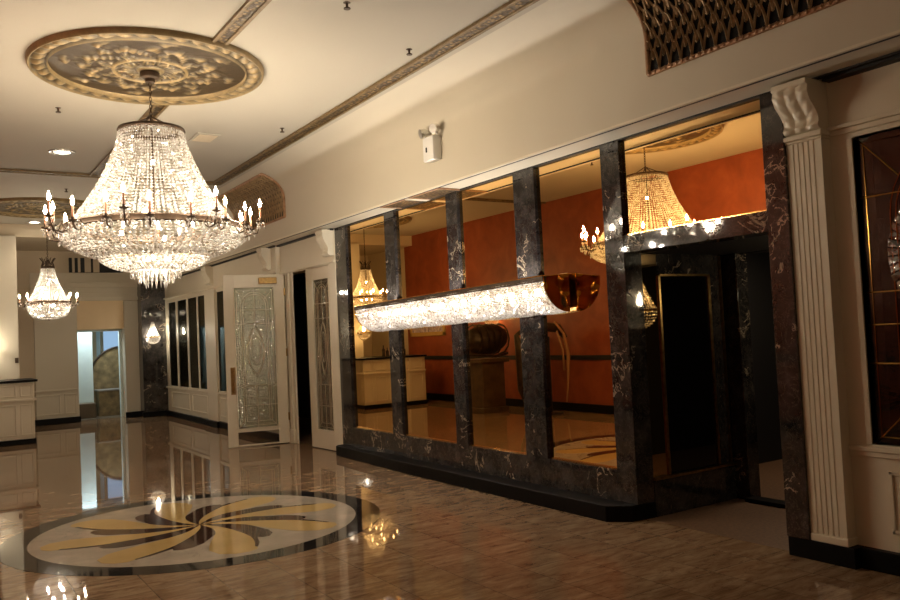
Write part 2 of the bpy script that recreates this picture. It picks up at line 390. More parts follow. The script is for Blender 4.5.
struct(MB().prism(pl_, 'z', 0, .13).build('baseboard_right', 'black', bevel=.006), 'protruding black granite plinth below the mirrors')
struct(MB().box(4.78, 4.9, 10.30, 10.36, 0, .13).box(4.82, 4.9, 10.36, 10.42, 0, .10).build('baseboard_right', 'black', bevel=.004), 'stepped end of the black plinth by the white door')
bays = [('between the first and second marble columns from the doors', 8.89, 10.0, .39), ('between the second and third marble columns from the doors', 7.46, 8.64, .39),
        ('between the third and fourth marble columns from the doors', 6.24, 7.24, .39), ('reflecting the floor medallion, next to the recess', 5.02, 5.92, .39),
        ('above the marble lintel of the recess', 3.44, 4.80, 2.335)]
for lb, a, b, z in bays:
    t = thing('wall_mirror', (W, (a + b) / 2, z), 'tall bronze tinted mirror ' + lb, 'mirror', 'bronze mirrors of the marble wall')
    if z > 1: t['label'] = 'bronze tinted mirror above the marble lintel of the recess'
    MB().box(W, W + .004, a, b, z, 3.13).build('mirror_glass', 'mirror', t)
    MB().box(W - .012, W + .003, a, b, z, z + .012).build('bottom_edge', 'polbrass', t)
# recess
struct(MB().box(5.05, 6.3, 4.84, 5.0, 0, 2.3).build('wall_recess', 'blackmat'), 'black left wall of the recess')
struct(MB().box(5.06, 6.16, 4.79, 4.845, 0, .30).build('baseboard_recess', 'marble', bevel=.004), 'veined marble base of the recess')
tag(MB().box(5.06, 6.17, 4.778, 4.83, .30, .322).build('brass_ledge', 'brass', bevel=.003), 'thin brass ledge on top of the marble base inside the recess', 'ledge')
t = thing('smoked_panel', (5.15, 4.83, .32), 'narrow smoked mirror strip beside the left recess jamb', 'mirror')
MB().box(5.06, 5.26, 4.825, 4.84, .322, 2.19).build('mirror_glass', m_mirror('amber_smoked_mirror', (.62, .42, .2)), t)
t = thing('elevator_like_panel', (5.6, 4.83, .32), 'black glass panel in a thin brass frame inside the recess', 'panel')
t.name = 'black_glass_panel'
MB().box(5.27, 5.92, 4.825, 4.838, .322, 2.0).build('glass', M['blackglass'] if 'blackglass' in M else simple('black_gloss_glass', (.004, .003, .003), .03, IOR=1.5), t)
MB().box(5.26, 5.285, 4.81, 4.84, .322, 2.02).box(5.90, 5.925, 4.81, 4.84, .322, 2.02).box(5.26, 5.925, 4.81, 4.84, 2.0, 2.02).build('frame', 'brass', t, bevel=.002)
struct(MB().box(5.26, 6.2, 4.826, 4.846, 2.02, 2.19).box(5.926, 6.1, 4.826, 4.846, .322, 2.02).build('wall_recess', 'marble'), 'dark marble around the black glass panel')
tag(MB().box(6.06, 6.07, 4.80, 4.83, .322, 2.18).build('brass_strip', 'brass'), 'thin vertical brass strip near the back corner of the recess', 'strip')
struct(MB().box(6.1, 6.25, 4.66, 4.85, 0, 2.19).build('trim_9', 'marble', bevel=.004), 'marble corner pier at the back of the recess')
struct(MB().box(6.26, 9.2, 5.75, 5.9, 0, 2.6).box(9.1, 9.2, 2.6, 5.9, 0, 2.6).box(6.3, 9.2, 2.5, 2.6, 0, 2.6).box(6.16, 6.26, 4.85, 5.9, 0, 2.6).box(6.26, 6.4, 2.6, 3.27, 0, 2.6).build('wall_recess', 'blackmat'), 'black walls of the dark hallway behind the recess')
struct(MB().box(6.2, 9.2, 2.5, 5.9, 2.45, 2.6).box(6.2, 6.3, 3.3, 4.85, 2.19, 2.6).build('ceiling', 'blackmat'), 'black ceiling of the dark hallway')
struct(MB().box(6.05, 9.2, 2.5, 5.9, -.12, 0.0).build('floor', 'carpet'), 'brown floor of the hallway behind the recess')
struct(MB().box(6.02, 6.16, 3.44, 4.66, 0, .035).build('trim_20', 'black', bevel=.005), 'black threshold at the back of the recess')
struct(MB().box(5.2, 6.4, 3.28, 3.44, 0, 2.3).build('wall_recess', 'marble'), 'marble right wall of the recess')
struct(MB().box(5.0, 6.4, 3.28, 5.0, 2.195, 2.3).build('ceiling', 'blackmat'), 'black ceiling of the recess')

# ------------------------------------------------------------------ scroll bracket shape
def bracket(y0, y1, xw, ztop, h, d, name, parent, label=None):
    b = MB(); T = [(0, 1.0), (.10, 1.0), (.12, .93), (.25, .97), (.42, .86), (.58, .64), (.72, .50), (.82, .50), (.90, .56), (.96, .50), (.98, .40), (1.0, .38)]
    def dd(t):
        for (a, p), (c, q) in zip(T, T[1:]):
            if t <= c: return p + (q - p) * (t - a) / max(1e-6, c - a)
        return T[-1][1]
    nt_, nv = 48, 25; vs = []; fs = []
    for i in range(nt_ + 1):
        t = i / nt_
        for j in range(nv):
            v = j / (nv - 1); e = 0
            if .12 < t < .96 and 0 < v < 1:
                e = .016 * abs(sin(3 * pi * v)) * (.45 + .55 * abs(sin(5 * pi * t + 1.2 * abs(v - .5) * 6))) - .004
            if j in (0, nv - 1): e = 0
            vs.append((xw - d * dd(t) - e, y0 + (y1 - y0) * v, ztop - h * t))
        vs.append((xw, y1, ztop - h * t)); vs.append((xw, y0, ztop - h * t))
    n_ = nv + 2
    for i in range(nt_):
        for j in range(n_): fs.append((i * n_ + j, i * n_ + (j + 1) % n_, (i + 1) * n_ + (j + 1) % n_, (i + 1) * n_ + j))
    fs.append(tuple(range(n_))); fs.append(tuple(range(nt_ * n_, (nt_ + 1) * n_))[::-1])
    b.add(vs, fs)
    return b.build(name, 'white', parent, smooth=True)
# ------------------------------------------------------------------ right white wall
fl = thing('fluted_pilaster', (4.94, 3.14, .13), 'white fluted pilaster with scroll bracket right of the marble recess', 'pilaster')
y0, y1 = 3.02, 3.272
pr = [(4.984, y0)]
pr += [(4.88, y0)]
nfl = 5; m_ = .035; st = (y1 - y0 - 2 * m_) / nfl
for i in range(nfl):
    a = y0 + m_ + (i + .5) * st; gg = .006
    pr += [(4.88, a - gg), (4.886, a - gg + .003), (4.886, a + gg - .003), (4.88, a + gg)]
pr += [(4.88, y1), (4.984, y1)]
MB().prism(pr, 'z', .18, 2.745).build('shaft', 'white', fl)
MB().box(4.868, 4.984, y0 - .012, y1 + .0, .13, .18).build('base_block', 'white', fl, bevel=.008)
MB().box(4.872, 4.984, y0 - .008, y1 + .008, 2.745, 2.765).box(4.860, 4.984, y0 - .014, y1 + .012, 2.765, 2.80).build('capital', 'white', fl, bevel=.008)
bracket(y0, y1, 4.984, 3.125, .325, .235, 'scroll_bracket', fl)
struct(MB().box(4.87, 5.0, 2.97, 3.44, 0, .13).box(4.93, 5.0, -4, 2.97, 0, .13).build('baseboard_right', 'black', bevel=.005), 'black baseboard of the right white wall')
WX = 4.98; wy0, wy1, wz0, wz1 = 1.62, 2.87, .78, 2.72
rw = MB(); rw.box(WX, 5.2, wy1, 3.02, .1, 3.13); rw.box(WX, 5.2, -4, wy0, .1, 3.13); rw.box(WX, 5.2, wy0, wy1, .1, wz0); rw.box(WX, 5.2, wy0, wy1, wz1, 3.13); rw.box(4.985, 5.2, 3.02, 3.27, .1, 3.13)
struct(rw.build('wall_right', 'white'), 'white panelled wall at the right edge')
tr = MB()
tr.box(4.955, WX, -4, 3.02, .735, .765); tr.box(4.965, WX, -4, 3.02, .70, .735)
tr.box(4.95, WX, -4, 3.02, 2.79, 2.82); tr.box(4.965, WX, -4, 3.02, 2.755, 2.79)
for a, b in ((1.72, 2.78), (.3, 1.45)):
    tr.box(4.967, WX, a, b, .60, .625); tr.box(4.967, WX, a, b, .24, .265); tr.box(4.967, WX, a, a + .025, .24, .625); tr.box(4.967, WX, b - .025, b, .24, .625)
struct(tr.build('trim_10', 'white', bevel=.005), 'sill rail, frieze moulding and raised panel of the right white wall')

def leaded(w, h, r=.006, inset=.05, arch_in=.13, bars=(.18, .33, .5, .78), centre=True, jewel=True):
    """came lines of a leaded light in local (u, v); returns list of polylines"""
    P = []
    P.append([(inset, inset), (w - inset, inset), (w - inset, h - inset), (inset, h - inset), (inset, inset)])
    for off in (0, .035):
        a0 = arch_in + off; rr = w / 2 - a0; zc = h - inset - .03 - off - rr * 1.05
        pl = [(a0, arch_in)]
        for i in range(17):
            t = pi - pi * i / 16; pl.append((w / 2 + rr * cos(t), zc + rr * 1.05 * sin(t)))
        pl.append((w - a0, arch_in)); pl.append((a0, arch_in)); P.append(pl)
    P.append([(0, h), (arch_in + .07, h - arch_in - .10)]); P.append([(w, h), (w - arch_in - .07, h - arch_in - .10)])
    P.append([(0, 0), (arch_in, arch_in)]); P.append([(w, 0), (w - arch_in, arch_in)])
    for b in bars: P.append([(0, h * b), (w, h * b)])
    if centre: P.append([(w / 2, 0), (w / 2, h * .3)]); P.append([(w / 2, h * .72), (w / 2, h)])
    if jewel:
        for s in (.16, .10):
            pl = []
            for i in range(25):
                t = 2 * pi * i / 24; pl.append((w / 2 + w * s * cos(t) * 1.2, h * .55 + h * s * 1.0 * sin(t)))
            P.append(pl)
        for s in (-1, 1):
            pl = []
            for i in range(13):
                t = i / 12; pl.append((w / 2 + s * w * .22 * sin(t * pi), h * (.36 + .36 * t)))
            P.append(pl)
    return P
def cames(P, f, r):
    b = MB()
    for pl in P: b.tube([f(u, v) for u, v in pl], r, 5)
    return b
wd = struct(MB().box(WX + .035, WX + .045, wy0, wy1, wz0, wz1).build('window_3', 'leadglass'), 'dark leaded window with arched tracery at the right edge')
cames(leaded(wy1 - wy0, wz1 - wz0, inset=.045, arch_in=.19, bars=(.26, .385, .49, .80), centre=False), lambda u, v: (WX + .03, wy1 - u, wz0 + v), .0045).build('lead_came', 'polbrass', wd, smooth=True)
b = MB(); rc = (2.44, 1.95)  # fan of glass facets, added to imitate the highlight burst in the pane
for k in range(40):
    a = 2 * pi * k / 40; a2 = a + 2 * pi / 40 * .8
    for r0, r1 in ((.03, .12), (.125, .20), (.205, .27)):
        j = random.uniform(-.010, .010); j2 = random.uniform(-.010, .010)
        b.add([(WX + .026 + j, rc[0] + r0 * cos(a), rc[1] + 1.35 * r0 * sin(a)), (WX + .028, rc[0] + r1 * cos(a), rc[1] + 1.35 * r1 * sin(a)),
               (WX + .026 + j2, rc[0] + r1 * cos(a2), rc[1] + 1.35 * r1 * sin(a2)), (WX + .034, rc[0] + r0 * cos(a2), rc[1] + 1.35 * r0 * sin(a2))], [(0, 1, 2), (0, 2, 3)])
tag(b.build('burst_facets', 'cutglass', wd), 'cut glass facets added to the leaded window to imitate a burst of highlights')
MB().box(WX - .01, WX + .05, wy1 - .0, wy1 + .035, wz0, wz1).box(WX - .01, WX + .05, wy0, wy1, wz0 - .02, wz0).box(WX - .01, WX + .05, wy0, wy1, wz1, wz1 + .03).build('window_frame', 'white', wd, bevel=.004)
struct(MB().box(5.9, 6.0, -1, 3.2, 0, 3.2).build('wall_right', 'dark'), 'dark room wall behind the leaded window')

# ------------------------------------------------------------------ door wall, left of the mirrors
PX = 4.85
struct(MB().box(PX, 5.05, 10.34, 12.4, 2.655, 3.139).box(PX - .03, PX, 10.34, 12.4, 2.67, 2.70).box(4.78, 5.05, 12.4, 19.9, 2.66, 3.139)
       .box(4.745, 4.78, 12.4, 19.85, 2.70, 2.73).build('wall_right', 'white'), 'white frieze above the doors and side windows')
struct(MB().box(PX, 5.05, 10.345, 10.56, .10, 2.655).build('trim_11', 'white', bevel=.006), 'white door casing beside the first marble column')
jm = MB(); jm.box(PX - .01, 4.87, 11.92, 12.02, 0, 2.655); jm.box(PX - .035, 4.87, 12.02, 12.14, 0, 2.655); jm.box(PX - .05, 4.87, 11.98, 12.18, 0, .22)
struct(jm.build('trim_12', 'white', bevel=.008), 'white moulded jamb of the double doorway')
for a, b, lb in ((10.36, 10.60, 'white carved scroll bracket beside the first marble column'), (12.62, 12.84, 'white carved scroll bracket above the open door'), (15.75, 16.05, 'white carved scroll bracket between the side windows')):
    x = PX if a < 12 else 4.79
    br_ = bracket(a, b, x, 3.125, .36, .17, 'scroll_bracket', None); tag(br_, lb, 'bracket')
# side windows wall
sw = MB(); X0 = 4.78
panes = [(15.16, 15.58), (16.34, 16.86), (16.97, 17.60), (17.74, 18.46), (18.62, 19.25)]
ys = [12.4]
for a, b in panes:
    sw.box(X0, 5.0, ys[-1], a, .1, 2.66); sw.box(X0, 5.0, a, b, .1, .69); sw.box(X0, 5.0, a, b, 2.61, 2.66); ys.append(b)
sw.box(X0, 5.0, ys[-1], 19.75, .1, 2.66)
struct(sw.build('wall_right', 'white'), 'white panelled wall with tall narrow side windows')
tr = MB(); tr.box(X0 - .03, X0, 12.4, 19.75, .63, .67); tr.box(X0 - .04, X0, 15.62, 16.28, .1, 2.66)
for a, b in ((13.2, 15.0), (15.2, 15.6), (16.4, 17.5), (17.7, 19.2)):
    tr.box(X0 - .012, X0, a, b, .54, .57); tr.box(X0 - .012, X0, a, b, .2, .23); tr.box(X0 - .012, X0, a, a + .03, .2, .57); tr.box(X0 - .012, X0, b - .03, b, .2, .57)
struct(tr.build('trim_13', 'white', bevel=.005), 'sill rail and raised panels under the side windows')
struct(MB().box(X0 - .06, X0 + .01, 12.2, 19.75, 0, .115).box(X0 - .10, X0, 15.5, 16.3, 0, .115).build('baseboard_right', 'black', bevel=.004), 'black baseboard under the side windows')
nm_ = ['behind the open door', 'beside the wide white pilaster', 'second from the white pilaster', 'third from the white pilaster', 'nearest the far marble column']
for i, (a, b) in enumerate(panes):
    w_ = struct(MB().box(X0 + .008, X0 + .014, a, b, .69, 2.61).build('window_%d' % (i + 4), 'winglass'), 'tall narrow side window pane ' + nm_[i])
    MB().box(X0 - .006, X0 + .03, a - .02, a, .68, 2.62).box(X0 - .006, X0 + .03, b, b + .02, .68, 2.62).box(X0 - .012, X0 + .06, a, b, 2.6, 2.63).box(X0 - .02, X0 + .06, a, b, .67, .70).build('window_frame', 'white', w_, bevel=.003)
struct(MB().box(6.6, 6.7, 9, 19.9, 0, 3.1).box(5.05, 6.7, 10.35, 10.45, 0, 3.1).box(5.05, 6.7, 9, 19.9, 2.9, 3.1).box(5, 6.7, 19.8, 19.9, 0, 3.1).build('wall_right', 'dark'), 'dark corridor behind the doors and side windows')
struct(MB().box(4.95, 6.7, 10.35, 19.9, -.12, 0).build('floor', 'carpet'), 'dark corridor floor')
# far marble column
tag(MB().box(4.24, 4.80, 19.55, 19.95, .0, 3.139).build('marble_column', 'marble', bevel=.006, base=(4.5, 19.75, 0)), 'wide dark marble pier in the far corner carrying a small sconce', 'column')
struct(MB().box(4.2, 4.82, 19.50, 19.56, 0, .12).build('baseboard_far', 'black'), 'black base of the far marble pier')

# doors (local: u along width from hinge, y thickness, z up)
def door_leaf(name, label, w, h, glass, loc, rot, extras):
    g0, g1, z0, z1 = glass
    root = bpy.data.objects.new(name, None); COL.objects.link(root); struct(root, label)
    def pt(n, mb, m, parent=root, **k):
        o = mb.build(n, m, None, **k); o.parent = parent; return o
    b = MB(); b.box(0, g0, -.022, .022, 0, h); b.box(g1, w, -.022, .022, 0, h); b.box(g0, g1, -.022, .022, z1, h)
    if extras: b.box(g0, g1, -.022, .022, .215, z0); b.box(g0, g1, -.022, .022, 0, .022)
    else: b.box(g0, g1, -.022, .022, 0, z0)
    pt('door_frame', b, 'white', bevel=.005)
    gl = pt('door_glass', MB().box(g0, g1, -.004, .004, z0, z1), 'doorglass' if extras else 'sparkglass')
    c = cames(leaded(g1 - g0, z1 - z0, inset=.04, arch_in=.10, bars=(.16, .30, .74, .84)), lambda u, v: (g0 + u, .008, z0 + v), .0045)
    pt('lead_came', c, 'came', gl, smooth=True)
    bd = MB()
    for s in (-1, 1):
        y = s * .024; bd.tube([(g0, y, z0), (g1, y, z0), (g1, y, z1), (g0, y, z1), (g0, y, z0)], .011, 6)
    pt('glazing_bead', bd, 'white')
    if extras:
        pt('kick_glass', MB().box(g0, g1, -.003, .003, .022, .215), 'clearglass')
        hb = MB(); hb.tube([(w - .10, .022, .84), (w - .10, .07, .87), (w - .10, .07, 1.15), (w - .10, .022, 1.18)], .013, 8); hb.box(w - .135, w - .065, .022, .027, .80, 1.22)
        pt('pull_handle', hb, 'brass', smooth=True)
        pt('door_closer', MB().box(.12, .40, .023, .09, 2.49, 2.59), 'brass', bevel=.006)
    hg = MB()
    for z in (.35, 1.35, 2.3): hg.box(-.012, .012, -.03, .03, z, z + .12)
    pt('hinge', hg, 'brass')
    root.location = loc; root.rotation_euler = (0, 0, rot); return root
a1 = math.atan2(.2, -.92)
door_leaf('door_1', 'white door leaf standing open with arched leaded glass', .93, 2.64, (.16, .78, .27, 2.44), (4.80, 12.15, .012), a1, True)
door_leaf('door_2', 'white leaded glass door leaf beside the first marble column', .82, 2.64, (.07, .60, .27, 2.46), (4.90, 10.565, .012), pi / 2 + .04, False)

# ------------------------------------------------------------------ floor medallion
MC = (2.04, 7.38)
fm = thing('floor_medallion', (MC[0], MC[1], 0), 'round inlaid marble medallion with a dark border and a pinwheel of petals in the floor', 'floor medallion')
MB().lathe([(1.31, 0), (1.31, .0025), (1.525, .0025), (1.525, 0)], 160, (*MC, 0)).build('border_ring', 'ring', fm)
MB().lathe([(0, .0), (1.308, .0), (1.308, .002), (0, .002)], 160, (*MC, 0)).build('ground_disc', 'disc', fm)
A_ = [(0, 34), (.1, 28), (.25, 21), (.5, 14), (.8, 8), (.95, 4), (1.1, 0)]
B_ = [(0, 10), (.15, 5), (.24, 3), (.4, -4), (.53, -10), (.7, -15), (.84, -17)]
def ip(T, r):
    for (r0, a0), (r1, a1_) in zip(T, T[1:]):
        if r <= r1: return a0 + (a1_ - a0) * (r - r0) / (r1 - r0)
    return T[-1][1]
def pol(r, a): return (MC[0] + r * cos(R(a)), MC[1] + r * sin(R(a)))
for k in range(8):
    t0 = 5 + 45 * k
    gp = [pol(r / 20 * 1.1, t0 + ip(A_, r / 20 * 1.1)) for r in range(1, 21)] + [pol(*q) for q in ((1.18, t0 - 1.5), (1.22, t0 - 5), (1.22, t0 - 10), (1.15, t0 - 15), (1.0, t0 - 18))] + \
         [pol(r / 16 * .84, t0 + ip(B_, r / 16 * .84)) for r in range(16, 0, -1)]
    MB().prism([MC] + gp, 'z', .001, .0033).build('gold_petal', 'goldinlay', fm)
    A2 = lambda r: t0 - 45 + ip(A_, r)
    bp = [pol(r / 9 * .47, t0 + ip(B_, r / 9 * .47)) for r in range(1, 10)] + [pol(.60, A2(.6) + 18), pol(.73, A2(.73) + 16), pol(.83, A2(.83) + 13), pol(.885, A2(.885) + 9), pol(.88, A2(.88) + 5), pol(.83, A2(.83) + 2.5), pol(.86, A2(.86) + 2), pol(1.0, A2(1.0) + 1.4), pol(1.12, t0 - 45)] + \
         [pol(r / 20 * 1.1, A2(r / 20 * 1.1) - .8) for r in range(20, 0, -1)]
    MB().prism([MC] + bp, 'z', .001, .0036).build('dark_petal', 'browninlay', fm)

for ch in fm.children:      # the inlay is very slightly oval
    A0 = R(-31)
    for vtx in ch.data.vertices:
        x, y = vtx.co.x, vtx.co.y; a = x * cos(A0) + y * sin(A0); b = -x * sin(A0) + y * cos(A0)
        a *= 1.055; b *= .985; vtx.co.x = a * cos(A0) - b * sin(A0); vtx.co.y = a * sin(A0) + b * cos(A0)
# ------------------------------------------------------------------ ceiling ornament
def medallion(cx, cy, label):
    t = thing('ceiling_medallion', (cx, cy, CZ), label, 'ceiling medallion', 'gilded ceiling medallions')
    Rr = 1.0; b = MB(); b.a = []; nr, na = 80, 288; vs = []; fs = []
    for i in range(nr + 1):
        r = (Rr * .83) * i / nr
        for j in range(na):
            q = 2 * pi * j / na; u = r / Rr; h = 0
            if .10 < u < .80:
                w1 = cos(8 * q + 9 * u) * cos(26 * u - 1.5 * sin(8 * q)); w2 = cos(24 * q - 20 * u) * sin(44 * u + 2 * sin(8 * q))
                env = min(1, (u - .1) * 8) * (1 - max(0, (u - .60 - .10 * cos(8 * q))) * 9); env = max(0, min(1, env))
                h = max(0, .55 * w1 + .45 * w2 + .12) * env
            if u < .12: h = .5
            if .30 < u < .33: h = .8
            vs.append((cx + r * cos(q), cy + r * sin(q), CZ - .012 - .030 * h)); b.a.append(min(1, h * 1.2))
    for i in range(nr):
        for j in range(na): fs.append((i * na + j, i * na + (j + 1) % na, (i + 1) * na + (j + 1) % na, (i + 1) * na + j))
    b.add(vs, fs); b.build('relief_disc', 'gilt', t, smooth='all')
    b = MB(); b.a = []; vs = []; fs = []; nr = 16; na = 480
    for i in range(nr + 1):
        r = Rr * (.825 + .175 * i / nr)
        for j in range(na):
            q = 2 * pi * j / na; s = i / nr
            if s < .12 or s > .86: h = 1.0; a = .75
            else:
                e = sin((s - .12) / .74 * pi); h = .35 + .65 * e * abs(sin(20 * q + 2.2 * s)) ; a = .15 + .85 * abs(sin(20 * q + 2.2 * s)) * e
            z = .05 * h if i not in (0, nr) else 0
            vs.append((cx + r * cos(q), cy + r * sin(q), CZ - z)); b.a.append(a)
    for i in range(nr):
        for j in range(na): fs.append((i * na + j, i * na + (j + 1) % na, (i + 1) * na + (j + 1) % na, (i + 1) * na + j))
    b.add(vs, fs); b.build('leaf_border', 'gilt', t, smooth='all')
medallion(1.76, 7.45, 'large round gilded plaster medallion above the big chandelier')
medallion(1.80, 15.45, 'round gilded plaster medallion above the small far chandelier')
def trimband(name, x0, x1, y0, y1, label):
    b = MB(); w = min(x1 - x0, y1 - y0)
    b.box(x0, x1, y0, y1, CZ - .016, CZ + .001)
    t = struct(b.build(name, 'giltband'), label)
    e = MB(); k = .016
    if x1 - x0 < y1 - y0: e.box(x0 - k, x0 + k, y0, y1, CZ - .03, CZ); e.box(x1 - k, x1 + k, y0, y1, CZ - .03, CZ)
    else: e.box(x0, x1, y0 - k, y0 + k, CZ - .03, CZ); e.box(x0, x1, y1 - k, y1 + k, CZ - .03, CZ)
    e.build('edge_bead', 'trimgold', t, bevel=.005); return t
trimband('trim_14', 3.80, 3.93, -4, 12.45, 'long gilded scroll moulding along the right edge of the ceiling')
trimband('trim_15', 2.045, 2.155, -4, 6.52, 'gilded scroll moulding running from the near ceiling to the big medallion')
trimband('trim_16', 2.045, 2.155, 8.38, 12.33, 'gilded scroll moulding beyond the big medallion')
trimband('trim_17', -.6, 3.93, 12.33, 12.45, 'gilded scroll moulding crossing the ceiling beyond the big chandelier')
trimband('trim_18', -.6, -.48, -4, 17.6, 'gilded scroll moulding along the terracotta wall') if 0 else None

# ------------------------------------------------------------------ grilles
def cove(s):
    """point on the cove profile at arc length s above z=3.44 (x, z, nx, nz)"""
    P = [Vector((p[0], 0, p[1])) for p in prof[1:14]]; P = [Vector((4.55, 0, 3.44))] + P
    for a, b in zip(P, P[1:]):
        d = (b - a).length
        if s <= d:
            t = (b - a) / d; return a + t * s, Vector((-t.z, 0, t.x))
        s -= d
    return P[-1], Vector((0, 0, -1))
def grille(ya, yb, label):
    t = thing('ornamental_grille', (4.55, (ya + yb) / 2, 3.44), label, 'grille', 'gilded wall grilles')
    H = .80; b = MB(); n = 12; vs = []; fs = []
    for i in range(n + 1):
        p, nn = cove(H * i / n)
        vs += [p + nn * .006 + Vector((0, ya, 0)), p + nn * .006 + Vector((0, yb, 0))]
    for i in range(n): fs.append((2 * i, 2 * i + 1, 2 * i + 3, 2 * i + 2))
    vs += [v - Vector((-.004, 0, 0)) for v in vs]; b.add(vs, fs); b.build('backing', 'void', t)
    b = MB(); cw_ = .098; rh = .078; nc = int((yb - ya) / cw_); cw_ = (yb - ya - .03) / nc; nr = int((H - .04) / rh)
    def Q(u, s, off=.02):
        p, nn = cove(max(0, min(H, s))); return p + nn * off + Vector((0, ya + .015 + u, 0))
    for r in range(nr + 1):
        for c in range(-1, nc + 1):
            u0 = (c + (.5 if r % 2 else 0)) * cw_; s0 = .02 + r * rh
            pts = []
            for k in range(9):
                x = k / 8; h = 1.9 * rh * (1 - abs(2 * x - 1) ** 1.9)
                uu = u0 + cw_ * x
                if 0 <= uu <= nc * cw_ + 1e-6 and s0 + h <= H: pts.append(Q(uu, s0 + h))
                else:
                    if len(pts) > 1: b.tube(pts, .0105, 4)
                    pts = []
            if len(pts) > 1: b.tube(pts, .0105, 4)
            if 0 <= u0 <= nc * cw_ and s0 <= H: b.octa(Q(u0, s0, .026), .013)
    b.build('lattice', 'oldgold', t)
    b = MB()
    for (a, c) in ((ya, .018), (yb, .018)):
        b.tube([cove(H * i / 16)[0] + cove(H * i / 16)[1] * .012 + Vector((0, a, 0)) for i in range(17)], c, 8)
    for s in (0, H):
        p, nn = cove(s); m = int((yb - ya) / .05)
        b.tube([p + nn * .012 + Vector((0, ya, 0)), p + nn * .012 + Vector((0, yb, 0))], .018, 8)
        for i in range(m): b.octa(p + nn * .03 + Vector((0, ya + (i + .5) * (yb - ya) / m, 0)), .016)
    b.build('frame', 'coppergold', t)
grille(1.90, 4.13, 'gilded openwork grille of pointed arches, nearest, at the top right')
grille(11.34, 13.6, 'gilded openwork grille on the cream band behind the big chandelier')
for k, (a, b_) in enumerate(((7.16, 7.78), (7.86, 8.45))):
    t = thing('soffit_grille', (4.7, (a + b_) / 2, 3.14), 'gilded patterned panel in the soffit ' + ('nearer' if k == 0 else 'farther') + ' of the two above the third marble column', 'grille', 'gilded soffit panels')
    MB().box(4.585, 4.855, a + .02, b_ - .02, 3.128, 3.139).build('patterned_panel', 'giltband', t)
    f = MB(); f.box(4.58, 4.86, a, a + .025, 3.122, 3.14); f.box(4.58, 4.86, b_ - .025, b_, 3.122, 3.14); f.box(4.578, 4.60, a, b_, 3.122, 3.14)
    f.build('frame', 'coppergold', t, bevel=.003)
struct(MB().box(4.578, 4.86, 7.78, 7.86, 3.118, 3.14).build('trim_19', 'white', bevel=.004), 'white bar between the two gilded soffit panels')

# ------------------------------------------------------------------ small ceiling and wall fittings
for x, y, lb in ((3.59 * 1.0, 8.95, 'small ceiling sprinkler left of the gilded edge moulding, above the far grille'), (3.62, 6.02, 'small ceiling sprinkler above the emergency light'),
                 (2.70, 5.36, 'small ceiling sprinkler nearest, at the top edge of the photo'), (1.21, 9.05, 'small ceiling sprinkler left of the big chandelier'), (1.9, 13.6, 'far ceiling sprinkler close to the far chandelier medallion')):
    t = thing('sprinkler', (x, y, CZ), lb, 'sprinkler', 'ceiling sprinklers')
    MB().lathe([(.028, 0), (.028, -.006), (.011, -.010), (.009, -.042), (.011, -.046), (0, -.047)], 16, (x, y, CZ + .004)).build('body', 'darkbrass', t, smooth=True)
    MB().lathe([(0, -.040), (.026, -.042), (.026, -.050), (0, -.052)], 12, (x, y, CZ)).build('deflector', 'darkbrass', t)
for x, y, lb in ((1.51, 11.05, 'recessed downlight left of the big chandelier'), (1.84, 17.25, 'far recessed downlight beyond the small chandelier medallion')):
    t = thing('downlight', (x, y, CZ), lb, 'downlight', 'recessed downlights')
    MB().lathe([(.095, 0), (.16, 0), (.155, -.012), (.10, -.016), (.095, 0)], 32, (x, y, CZ)).build('rim', 'greymetal', t, smooth=True)
    MB().lathe([(0, -.004), (.095, -.004), (.095, -.001), (0, -.001)], 24, (x, y, CZ)).build('lens', 'down', t)
    l = bpy.data.lights.new('downlight_beam', 'SPOT'); l.energy = 22; l.color = (1, .82, .6); l.spot_size = R(110); l.spot_blend = .8; l.shadow_soft_size = .08
    o = bpy.data.objects.new('downlight_beam', l); COL.objects.link(o); o.location = (x, y, CZ - .03)
t = thing('air_vent', (2.93, 9.85, CZ), 'small square white air vent in the ceiling right of the big chandelier', 'vent')
MB().box(2.76, 3.04, 9.50, 9.92, CZ - .012, CZ).build('frame', 'ceiling', t, bevel=.004)
v = MB()
for i in range(7): v.box(2.79, 3.01, 9.54 + i * .05, 9.565 + i * .05, CZ - .018, CZ - .012)
v.build('slats', 'beige', t)
t = thing('emergency_light', (4.5, 7.10, 3.40), 'white twin-head emergency light on the cream wall band', 'emergency light')
MB().box(4.44, 4.549, 7.00, 7.20, 3.40, 3.65).build('housing', 'plastic', t, bevel=.01)
MB().box(4.43, 4.441, 7.115, 7.13, 3.49, 3.54).build('indicator', 'blackmat', t)
for yy, dx in ((6.99, -.10), (7.22, .12)):
    h = MB(); c = Vector((4.48, yy, 3.72)); d = Vector((-.9, dx * 2, -.25)).normalized()
    h.tube([c - d * .05, c - d * .01, c + d * .045], [.02, .045, .05], 20); hd = h.build('lamp_head', 'chrome', t, smooth=True)
    MB().tube([(4.49, yy, 3.655), (4.49, yy, 3.70)], .012, 8).build('swivel', 'plastic', hd)
    MB().tube([c + d * .044, c + d * .048], .05, 20).build('lens', 'greymetal', hd)

